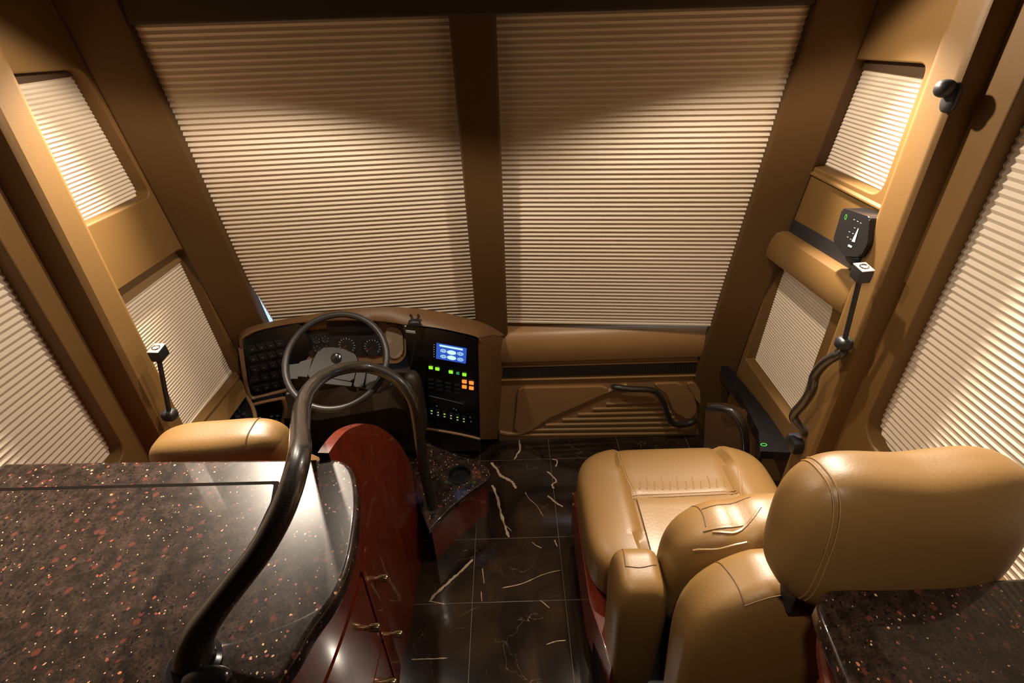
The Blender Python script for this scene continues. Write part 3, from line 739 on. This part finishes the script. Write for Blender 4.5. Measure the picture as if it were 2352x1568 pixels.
# relief swoops
def relief(name, pts, h, th):
    q = rounded([FPn.uv(FPn.px(a, b)) for a, b in pts], .02, 4); return obj(name, prism([FPn.at(a, b, h) for a, b in q], FPn.n * -th, .009, 3), M_DASHLIT, fp)
relief('relief_panel', [(1190, 888), (1390, 884), (1400, 893), (1330, 925), (1260, 955), (1210, 990), (1180, 985), (1186, 940)], .018, .018)
relief('relief_panel', [(1500, 878), (1560, 876), (1590, 900), (1600, 940), (1580, 960), (1545, 940), (1530, 900)], .018, .018)
relief('relief_panel', [(1575, 876), (1620, 876), (1612, 930), (1598, 915)], .016, .016)
obj('relief_bead', tube(catmull([FPn.px(a, b, .006) for a, b in ((1148, 992), (1180, 996), (1215, 985), (1260, 952), (1330, 920), (1410, 893), (1440, 884))], 6), .013, 10), M_DASHLIT, fp)
for k in range(7):
    y = 925 + k * 12; x0 = 1392 - k * 30 - k * k * 1.2; x1 = 1528 + k * 7
    obj('grille_rib', tube([FPn.px(x0, y + 2, .004), FPn.px(x1, y - 3, .004)], .0085, 8), M_DASHLIT, fp)
gh = thing('grab_handle', FPn.px(1500, 930, .0), 'black carbon s-shaped grab handle on the tan front console', 'grab handle')
obj('grip', tube(catmull([FPn.px(1408, 888, .0), FPn.px(1415, 889, .035), FPn.px(1450, 893, .045), FPn.px(1500, 897, .045), FPn.px(1522, 920, .045), FPn.px(1532, 950, .045), FPn.px(1545, 972, .045), FPn.px(1575, 974, .04), FPn.px(1592, 968, .03), FPn.px(1596, 966, .0)], 6), .0165, 12), M_CARBON, gh)

# ------------------------------------------------------------------ right side ledge, loop handle, door handle, controller
rl = thing('door_ledge', (1.08, 1.75, .45), 'black ledge with green lit zero under the right door window', 'console')
RL = Plane(P(1665, 838, Z=.545), P(1800, 1020, Z=.545), P(1745, 1010, Z=.545))
panel('ledge_top', RL, [(1657, 822), (1700, 872), (1760, 945), (1815, 1012), (1840, 1040), (1746, 1036), (1742, 990), (1708, 921), (1658, 855)], M_BLACK, rl, 0, .04, .004)
def seg0(bm):
    c = RL.uv(RL.px(1754, 1022)); 
    ring_mark(bm, RL, RL.at(*c), .0085, .0022, .003, .013, 12)
pm('lit_digit', M_DIGIT, rl, seg0)
obj('socket_block', pillow(P(1835, 1018, X=1.06), (.04, .035, .03), 5, 6), M_BLACKM, rl)
ls = thing('entry_grab_loop', P(1690, 980, Y=2.0), 'black carbon loop handle low in the right front corner', 'grab handle')
LSP = Plane(P(1640, 940, Y=1.82), P(1720, 940, Y=1.70), P(1640, 1030, Y=1.82))
obj('grip', tube(catmull(ppoly(LSP, [(1628, 936), (1650, 936), (1680, 944), (1702, 968), (1712, 1005), (1712, 1050)], .05), 6), .017, 12), M_CARBON, ls)
obj('backing_panel', grid_surf([ppoly(LSP, [(1625, 925), (1665, 925), (1712, 940), (1738, 985), (1748, 1040)], -.02), ppoly(LSP, [(1620, 950), (1650, 960), (1690, 975), (1715, 1010), (1720, 1060)], -.01), ppoly(LSP, [(1615, 1080), (1640, 1080), (1680, 1090), (1715, 1100), (1725, 1100)], -.02)]), M_DASH, ls)
dh = thing('door_grab_handle', P(1865, 900, X=1.03), 'black wavy carbon grab handle beside the right door window', 'grab handle')
obj('grip', tube(catmull([P(1940, 803, X=1.075), P(1930, 810, X=1.03), P(1895, 833, X=1.02), P(1872, 862, X=1.02), P(1864, 895, X=1.02), P(1846, 925, X=1.02), P(1824, 952, X=1.02), P(1830, 972, X=1.03), P(1850, 992, X=1.06), P(1853, 994, X=1.09)], 6), .0165, 12), M_CARBON, dh)
ct = thing('wall_controller', P(1965, 530, X=1.08), 'black wall controller with green zero digit on the right pillar', 'controller')
CTP = Plane(P(1925, 560, X=1.065), P(2000, 590, X=1.065) + Vector((-.01, 0, 0)), P(1945, 478, X=1.065))
ctb = panel('controller_body', CTP, [(1944, 477), (2008, 498), (2002, 560), (1985, 590), (1950, 588), (1921, 555)], M_BLACK, ct, .012, .07, .01, .005)
def ctm(bm):
    c = CTP.uv(CTP.px(1953, 498)); ring_mark(bm, CTP, CTP.at(*c), .0052, .0014, .0135, .0085, 10)
pm('lit_digit', M_DIGIT, ct, ctm)
def ctw(bm):
    quad(bm, *[CTP.px(a, b, .0135) for a, b in ((1971, 524), (1972, 525), (1963, 556), (1956, 554))])
    quad(bm, *[CTP.px(a, b, .0135) for a, b in ((1949, 561), (1957, 565), (1955, 569), (1947, 565))])
    for (x, y) in ((1962, 504), (1970, 508), (1977, 512), (1963, 523), (1951, 532), (1959, 536), (1947, 544), (1954, 549)):
        quad(bm, *[CTP.px(x + a, y + b, .0135) for a, b in ((-1.5, -.9), (1.5, .3), (1.5, 1.1), (-1.5, 0))])
pm('printed_marks', M_WHITE, ct, ctw)
obj('controller_foot', pillow(P(1972, 592, X=1.085), (.03, .03, .02), 4, 6), M_BLACKM, ct)
hk = thing('coat_hook', P(2178, 215, X=1.06), 'black rounded coat hook high on the right pillar', 'hook')
obj('hook_plate', pillow(P(2184, 224, X=1.055), (.012, .022, .034), 2.6, 8), M_BLACKM, hk)
obj('hook_knob', pillow(P(2170, 203, X=1.035), (.022, .020, .020), 2.2, 8), M_BLACKM, hk)

# ------------------------------------------------------------------ stalk lamps on both pillars
def stalk_lamp(base, top, head_c, label, cell_m):
    t = thing('stalk_lamp', base, label, 'reading lamp', 'stalk lamps on the front pillars')
    d = (top - base).normalized()
    obj('stem', tube([base, base.lerp(top, .5), top], .0075, 10), M_BLACKM, t)
    obj('mount', pillow(base, (.022, .022, .020), 3.5, 6), M_BLACKM, t)
    ax = Vector((-.06 * (1 if head_c.x > 0 else -1), -.10, 1)).normalized()
    a = ax.cross(Vector((0, 1, 0))).normalized(); b = ax.cross(a)
    hb = add_box(bmesh.new(), head_c, a, b, ax, -.018, .018, -.024, .024, -.028, .010, .005)
    h = obj('lamp_head', hb, M_BLACKM, t)
    obj('silver_cap', add_box(bmesh.new(), head_c, a, b, ax, -.018, .018, -.024, .024, .010, .014, .002), M_SILVER, h)
    obj('cap_ring', tube([head_c + ax * .0145 + (a * math.cos(q) + b * math.sin(q)) * .011 for q in (2 * math.pi * k / 24 for k in range(24))], .0022, 8, True), M_CHROME, h)
    if cell_m: obj('lens_grid', add_box(bmesh.new(), head_c, a, b, ax, -.013, .013, -.0255, -.024, -.024, .004), M_SILVER, h)
    return t
stalk_lamp(P(1938, 788, X=1.03), P(1975, 640, X=1.00), P(1981, 622, X=1.00), 'slim black stalk lamp with silver square head on the right door pillar', True)
stalk_lamp(P(390, 952, X=-1.19), P(366, 830, X=-1.15), P(362, 806, X=-1.15), 'slim black stalk lamp with silver topped head on the left pillar', False)

# ------------------------------------------------------------------ left granite counter and cherry cabinet
ZT = 1.13
edge = [P(a, b, Z=ZT) for a, b in ((770, 1051), (797, 1062), (815, 1090), (822, 1150), (815, 1230), (800, 1300), (770, 1370), (720, 1440), (680, 1510), (640, 1568))]
edge = [Vector((p.x, p.y, ZT)) for p in edge]
edge = catmull(edge + [Vector((-.45, .28, ZT)), Vector((-.53, .10, ZT)), Vector((-.62, -.1, ZT))], 5)
cto = [(-1.295, .942), (-1.0, .936)] + [(p.x, p.y) for p in edge] + [(-1.295, -.1)]
HZ = Plane((0, 0, 0), (1, 0, 0), (0, 1, 0))
lcn = thing('granite_counter', (-.85, .45, ZT - .045), 'dark granite counter with copper flecks on the left, under the carbon handrail', 'counter')
lid_out = rounded([(P(-300, 1143, Z=ZT).x * 0 - 1.27, .846), (-.573, .842), (-.560, .790), (-.560, .20), (-1.27, .20)], [.004, .006, .01, .02, .01], 4)
obj('counter_slab', plate(HZ, cto, [], ZT - .045, ZT, .012, 3), M_GRAN, lcn)
obj('counter_lid', plate(HZ, lid_out, [], ZT - .004, ZT + .0012, .0008, 2), M_GRAN, lcn)
obj('lid_gap', plate(HZ, rounded([(-1.275, .856), (-.563, .852), (-.549, .79), (-.549, .19), (-1.275, .19)], [.004, .008, .01, .02, .01], 4), [], ZT - .004, ZT + .0006, 0), M_GAP, lcn)
def inset(pts, d):
    out = []
    for i, p in enumerate(pts):
        t = (pts[min(i + 1, len(pts) - 1)] - pts[max(i - 1, 0)]).normalized(); out.append(p + Vector((t.y, -t.x, 0)) * -d * 1.0)
    return out
def offs(pts, d):  # offset to the left-hand (inside) of travel
    out = []
    for i, p in enumerate(pts):
        t = (pts[min(i + 1, len(pts) - 1)] - pts[max(i - 1, 0)]).normalized(); out.append(Vector((p.x + t.y * d, p.y - t.x * d, 0)))
    return out
ins = catmull([Vector((a, b, 0)) for a, b in ((-.440, .93), (-.434, .88), (-.430, .82), (-.430, .75), (-.436, .66), (-.450, .55), (-.478, .42), (-.53, .27), (-.60, .10), (-.68, -.08))], 10)
cab = thing('cherry_cabinet', (-.85, .45, 0), 'curved red cherry cabinet with brass knobs under the left granite counter', 'cabinet')
body = [Vector((-1.28, .90, 0))] + [Vector((p.x, p.y, 0)) for p in ins if p.y < .905] + [Vector((-1.28, -.09, 0))]
obj('cabinet_body', prism([p + Vector((0, 0, .10)) for p in body], (0, 0, ZT - .045 - .10)), M_WOOD, cab)
obj('toe_kick', prism([Vector((p.x - .05 if p.x > -1 else p.x, p.y, 0)) for p in body], (0, 0, .10)), M_BLACKM, cab)
def front_patch(y0, y1, z0, z1):
    sel = [p for p in ins if y0 <= p.y <= y1]
    out = offs(sel, -.010) if offs(sel, -.010)[0].x > sel[0].x else offs(sel, .010)
    n = len(sel); rows = []
    A = [Vector((p.x, p.y, 0)) for p in sel]; B = [Vector((p.x, p.y, 0)) for p in out]
    bm = prism([p + Vector((0, 0, z0)) for p in A + B[::-1]], (0, 0, z1 - z0), .002)
    return bm, out
for y0, y1, ky in ((.825, .905, .893), (.36, .815, .75)):
    for z0, z1, kz in ((.47, .80, .665), (.13, .46, .36)):
        bm, out = front_patch(y0, y1, z0, z1)
        dr = obj('drawer_front', bm, M_WOOD, cab)
        q = min(out, key=lambda p: abs(p.y - ky))
        obj('brass_knob', lathe((q.x - .002, ky, kz), (1, 0, 0), [(0, 0), (.008, 0), (.008, .014), (.0125, .015), (.0125, .038), (.011, .041), (0, .041)], 18), M_BRASS, dr)
bm, _ = front_patch(.36, .905, .82, 1.07); obj('upper_fascia', bm, M_WOOD, cab)
# cherry partition with a falling rounded top
pt = thing('cherry_partition', (-.45, 1.25, 0), 'curved red cherry partition panel falling away in front of the left counter', 'partition')
prof = [(755, 1040), (772, 1015), (795, 990), (820, 978), (845, 973), (875, 982), (903, 1003), (925, 1030), (942, 1062), (955, 1090), (965, 1118), (972, 1150), (976, 1195)]
xs = [-.462, -.455, -.448, -.444, -.440, -.438, -.436, -.436, -.436, -.436, -.437, -.438, -.440]
top = catmull([P(a, b, X=x) for (a, b), x in zip(prof, xs)], 4)
low = [Vector((p.x, p.y, 0.0)) for p in top]
top2 = [p + Vector((-.026, -.002, .004)) for p in top]; low2 = [Vector((p.x, p.y, 0)) for p in top2]
bm = grid_surf([low, [a.lerp(b, .5) for a, b in zip(low, top)], top, top2, low2])
obj('partition_panel', bm, M_WOOD, pt)
e0 = Vector((top[0].x, .89, 0)); 
bm = prism([Vector((-.455, .895, 0)), Vector((top[0].x, top[0].y, 0)), Vector((top[0].x - .026, top[0].y, 0)), Vector((-.481, .895, 0))], (0, 0, ZT - .05))
obj('partition_foot', bm, M_WOOD, pt)

# ------------------------------------------------------------------ carbon handrail
hr = thing('handrail', P(440, 1515, Z=ZT), 'long curved carbon fibre handrail arching from the granite counter over the aisle', 'handrail')
hp = [(447, 1532, .872), (447, 1490, .868), (462, 1448, .868), (495, 1400, .874), (545, 1335, .885), (598, 1265, .90), (643, 1185, .92), (672, 1110, .95), (688, 1040, 1.01), (690, 975, 1.18), (695, 930, 1.36), (712, 893, 1.55), (745, 862, 1.75), (790, 846, 1.90), (840, 843, 1.98), (890, 858, 2.0), (925, 885, 2.0), (948, 922, 2.02), (958, 970, 2.06), (965, 1020, 2.1), (975, 1080, 2.15), (990, 1145, 2.2)]
pth = catmull([P(a, b, D=d_) for a, b, d_ in hp], 4)
endp = P(996, 1168, Z=.245); pth.append(Vector((pth[-1].x, pth[-1].y, .25)))
rr = [(.0225 + .013 * max(0, 1 - i / 14.0) ** 1.5) for i in range(len(pth))]
pth[0].z = ZT
obj('rail_tube', tube(pth, rr, 20), M_CARBON, hr)
obj('counter_flange', lathe((pth[0].x, pth[0].y, ZT), (0, 0, 1), [(.047, 0), (.047, .004), (.040, .010), (.036, .012)], 24), M_BLACK, hr)
obj('flange_foot', pillow(P(475, 1560, Z=ZT + .012), (.040, .020, .016), 2.6, 8), M_BLACK, hr)

# ------------------------------------------------------------------ cup holder ledge
lg = thing('cup_holder_ledge', P(1050, 1130, Z=0), 'low granite ledge with cup holder on a cherry base beside the aisle', 'ledge')
ZL = .25
lpt = [P(a, b, Z=ZL) for a, b in ((985, 1217), (1035, 1165), (1085, 1125), (1118, 1103), (1128, 1092), (1122, 1075), (1098, 1058), (1040, 1040), (965, 1010), (940, 1110))]
LH = Plane((0, 0, 0), (1, 0, 0), (0, 1, 0))
cup = P(1056, 1090, Z=ZL)
hole = [(cup.x + .053 * math.cos(t), cup.y + .053 * math.sin(t)) for t in (2 * math.pi * k / 28 for k in range(28))]
obj('granite_top', plate(LH, [(p.x, p.y) for p in lpt], [hole], ZL - .03, ZL, .005), M_GRAN, lg)
base = [Vector((p.x, p.y, 0)).lerp(Vector((-.33, 1.65, 0)), .10) for p in lpt]
obj('cherry_base', prism(base, (0, 0, ZL - .03)), M_WOOD, lg)
ch = obj('cup_well', lathe((cup.x, cup.y, ZL), (0, 0, 1), [(.030, -.026), (.050, -.025), (.052, .001), (.058, .002), (.058, .004), (.050, .004), (.048, -.022), (0, -.022)], 28), M_BLACK, lg)

# ------------------------------------------------------------------ passenger seat
ps = thing('passenger_seat', (.66, 1.05, 0), 'wide tan leather passenger captain seat facing the right windscreen', 'seat')
def cush(u, v_, w):
    z = 0
    if w > .3:
        s = (w - .3) / .7
        z += .020 * s * (1 if abs(u) > .55 else -.6 * math.cos(u / .55 * math.pi / 2))
        z -= .012 * math.exp(-((abs(u) - .53) / .035) ** 2) * s
        if abs(u) < .55: z -= .010 * math.exp(-((v_ - .05) / .04) ** 2) * s
        z += .02 * max(0, v_ - .3) * s
    y = -.03 * (u * u) * max(0, v_) ** 2
    return (0, y, z)
sc_ = obj('seat_cushion', pillow((.632, 1.28, .40), (.388, .30, .115), 5.0, 34, cush), M_SEAT, ps)
ins_pts = [(x, y, 1.0) for x, y in ((.46, 1.03), (.46, 1.28), (.83, 1.28), (.83, 1.03))]
def drape_patch(o, x0, x1, y0, y1, lift, nx=14, ny=14):
    rows = []
    for j in range(ny + 1):
        row = []
        for i in range(nx + 1):
            h = drape(o, [(x0 + (x1 - x0) * i / nx, y0 + (y1 - y0) * j / ny, 1.0)], lift)
            row.append(h[0] if h else Vector((x0, y0, .45)))
        rows.append(row)
    return grid_surf(rows)
obj('seat_insert', solidify(drape_patch(sc_, .45, .835, 1.02, 1.285, .004), -.006), M_SEATC, ps)
def seam(o, pts, parent, m=None, r=.0015, lift=.0005, direction=(0, 0, -1), n=8, name='seam'):
    q = drape(o, catmull(pts, n), lift, direction)
    if len(q) > 2: return obj(name, tube(q, r, 6), m or M_SEAM, parent)
for x0, x1 in ((.425, .452), (.868, .835)):
    for d_ in (0, .010): seam(sc_, [(x0 + d_, 1.555, 1), (x0 + .004 + d_, 1.42, 1), (x1 + d_, 1.25, 1), (x1 + d_, 1.03, 1)], ps)
for d_ in (0, .010): seam(sc_, [(.44, 1.295 + d_, 1), (.64, 1.303 + d_, 1), (.85, 1.30 + d_, 1)], ps)
# wrinkles pressed as fine folds near the seams
for k in range(12):
    x = .47 + k * .03; seam(sc_, [(x, 1.33, 1), (x + .008, 1.345 + .01 * (k % 3), 1), (x + .012, 1.37 + .02 * (k % 2), 1)], ps, M_SEAT, .0035, -.0015, name='crease')
obj('seat_base', prism([(.245, 1.02, .08), (.245, 1.50, .08), (.30, 1.55, .08), (.98, 1.55, .08), (1.02, 1.5, .08), (1.02, 1.02, .08), (.325, 1.02, .08), (.325, .80, .08), (.285, .80, .08)], (0, 0, .22), .008), M_WOOD, ps)
obj('seat_plinth', box(.38, .92, .75, 1.45, 0, .08), M_BLACKM, ps)
obj('base_shoe', prism([(.258, .55, .0), (.258, 1.0, .0), (.29, 1.0, .0), (.29, .55, .0)], (0, 0, .17), .003), M_GAP, ps)
def armd(u, v_, w): return (.012 * (1 - w) * .6 - .010 * max(0, w) * (1 if u < 0 else -.5), -.05 * (1 - w) * .5, 0)
def arm(x, name='armrest'):
    a = obj(name, pillow((x, .895, .43), (.074, .095, .30), 4.2, 20, armd, Matrix.Rotation(math.radians(6), 3, 'X')), M_SEAT, ps)
    return a
al = arm(.345)
seam(al, [(.312, .965, 1.2), (.308, .93, 1.2), (.303, .868, 1.2)], ps, M_SEAMD, .0016)
seam(al, [(.303, .868, 1.2), (.345, .862, 1.2), (.392, .872, 1.2)], ps, M_SEAMD, .0016)
arm(.955)
def lumb(u, v_, w): return (0, .0, .02 * math.cos(u * 2.2) - .015 * math.exp(-((u + .35) / .12) ** 2) * max(0, w))
bc = obj('backrest_cushion', pillow((.70, .90, .66), (.285, .105, .235), 3.4, 26, lumb), M_SEAT, ps)
seam(bc, [(.50, .985, 1.3), (.512, .93, 1.3), (.508, .88, 1.3)], ps, M_SEAMD, .0016)
seam(bc, [(.515, .935, 1.3), (.58, .94, 1.3), (.65, .95, 1.3)], ps, M_SEAMD, .0016)
for pts in ([(.52, .86, 1.3), (.57, .85, 1.3), (.62, .875, 1.3), (.66, .91, 1.3)], [(.47, .84, 1.3), (.53, .825, 1.3), (.60, .83, 1.3)], [(.50, .87, 1.3), (.56, .865, 1.3), (.60, .87, 1.3)]):
    seam(bc, pts, ps, M_SEAT, .005, -.002, name='crease')
def bshell(u, v_, w): return (.0, -.03 * (1 - w), -.06 * max(0, -u - .45) * max(0, w) * 2)
bs = obj('backrest', pillow((.72, .70, .56), (.320, .095, .37), 4.4, 26, bshell, Matrix.Rotation(math.radians(-4), 3, 'X')), M_SEAT, ps)
seam(bs, [(.500, .79, 1.4), (.515, .72, 1.4), (.520, .655, 1.4)], ps, M_SEAMD, .0016)
seam(bs, [(.520, .655, 1.4), (.62, .66, 1.4), (.72, .665, 1.4)], ps, M_SEAMD, .0016)
seam(bs, [(.42, .5, .62), (.47, .5, .56), (.55, .5, .53), (.64, .5, .52)], ps, M_SEAM, .0016, .001, (0, 1, 0))
def hd(u, v_, w):
    return (.0, -.02 * w * .5, (-.022 * math.cos((u - .05) * 2.4) * max(0, w) + .018 * max(0, u) * max(0, w) + .012) - .02 * max(0, -w) * 0)
hrst = obj('headrest', pillow((.735, .635, 1.165), (.228, .095, .185), 3.0, 34, hd, Matrix.Rotation(math.radians(-8), 3, 'X')), M_SEAT, ps)
for dx in (0, .009):
    q = drape(hrst, catmull([(.556 + dx, .2 + .0, z) for z in (1.06, 1.15, 1.25, 1.34, 1.40)], 8), .001, (0, 1, 0))
    q2 = drape(hrst, catmull([(.556 + dx, y, 1.8) for y in (.56, .60, .65, .70)], 6), .001, (0, 0, -1))
    for s_ in (q, q2):
        if len(s_) > 2: obj('seam', tube(s_, .0018, 6), M_SEAM, ps)
obj('headrest_mount', box(.60, .78, .62, .68, .9, 1.1, .01), M_BLACKM, ps)

# ------------------------------------------------------------------ driver seat
ds = thing('driver_seat', (-.83, 1.15, 0), 'tan leather driver seat, its headrest showing just over the left counter', 'seat')
def hd2(u, v_, w): return (0, 0, .012 * u * max(0, w) - .008 * math.cos(u * 2) * max(0, w))
h2 = obj('headrest', pillow((-.815, 1.05, 1.025), (.192, .075, .105), 3.2, 24, hd2), M_SEAT, ds)
for s_ in (drape(h2, catmull([(-.712, y, 1.8) for y in (.985, 1.02, 1.06, 1.10)], 6), .001),):
    if len(s_) > 2: obj('seam', tube(s_, .0018, 6), M_SEAMD, ds)
obj('backrest', pillow((-.82, 1.14, .62), (.25, .09, .31), 4, 16, None, Matrix.Rotation(math.radians(4), 3, 'X')), M_SEAT, ds)
obj('seat_cushion', pillow((-.82, 1.38, .38), (.26, .25, .09), 5, 16), M_SEAT, ds)
obj('pedestal', box(-1.0, -.64, 1.2, 1.55, 0, .30, .01), M_BLACKM, ds)

# ------------------------------------------------------------------ right granite counter and cabinet
rc = thing('granite_counter', (.85, .3, ZT - .045), 'dark granite counter with copper flecks on the right, behind the tan headrest', 'counter')
re_ = [P(a, b, Z=ZT) for a, b in ((1905, 1352), (1886, 1365), (1877, 1388), (1886, 1422), (1909, 1477), (1936, 1545))]
re_ = [(p.x, p.y) for p in re_]
lastp = re_[-1]
rco = [(1.115, P(2352, 1318, Z=ZT).y)] + re_ + [(lastp[0] - .03, -.05), (1.115, -.05)]
obj('counter_slab', plate(HZ, rco, [], ZT - .045, ZT, .010, 3), M_GRAN, rc)
rcb = thing('cherry_cabinet', (.85, .3, 0), 'red cherry cabinet side under the right granite counter', 'cabinet')
cb = [(1.115, .50), (.62, .50), (.575, .47), (.53, .38), (.52, -.04), (1.115, -.04)]
obj('cabinet_body', prism([Vector((a, b, 0)) for a, b in cb], (0, 0, ZT - .045), .004), M_WOOD, rcb)
obj('edge_lip', tube(catmull([Vector((a - .012, b + .004, ZT - .055)) for a, b in ((.66, .515), (.60, .505), (.555, .46), (.525, .36), (.50, .15), (.49, -.04))], 6), .011, 8), M_WOODD, rcb)

# ------------------------------------------------------------------ ceiling lamps (above the frame, where the light comes from)
for nm, loc, dr, pw, ang, bl, rad in LAMPS:
    t = thing('ceiling_downlight', (loc[0], loc[1], ZC - .001), 'round recessed ceiling downlight at the %s of the cab' % nm, 'ceiling light', 'ceiling downlights')
    obj('trim_ring', lathe((loc[0], loc[1], ZC), (0, 0, -1), [(.030, 0), (.045, 0), (.045, .004), (.034, .006), (.030, .004)], 24), M_SILVER, t)
    obj('lens', lathe((loc[0], loc[1], ZC), (0, 0, -1), [(0, .0005), (.030, .0005), (.030, .0025), (0, .0025)], 24), M_LAMP, t)
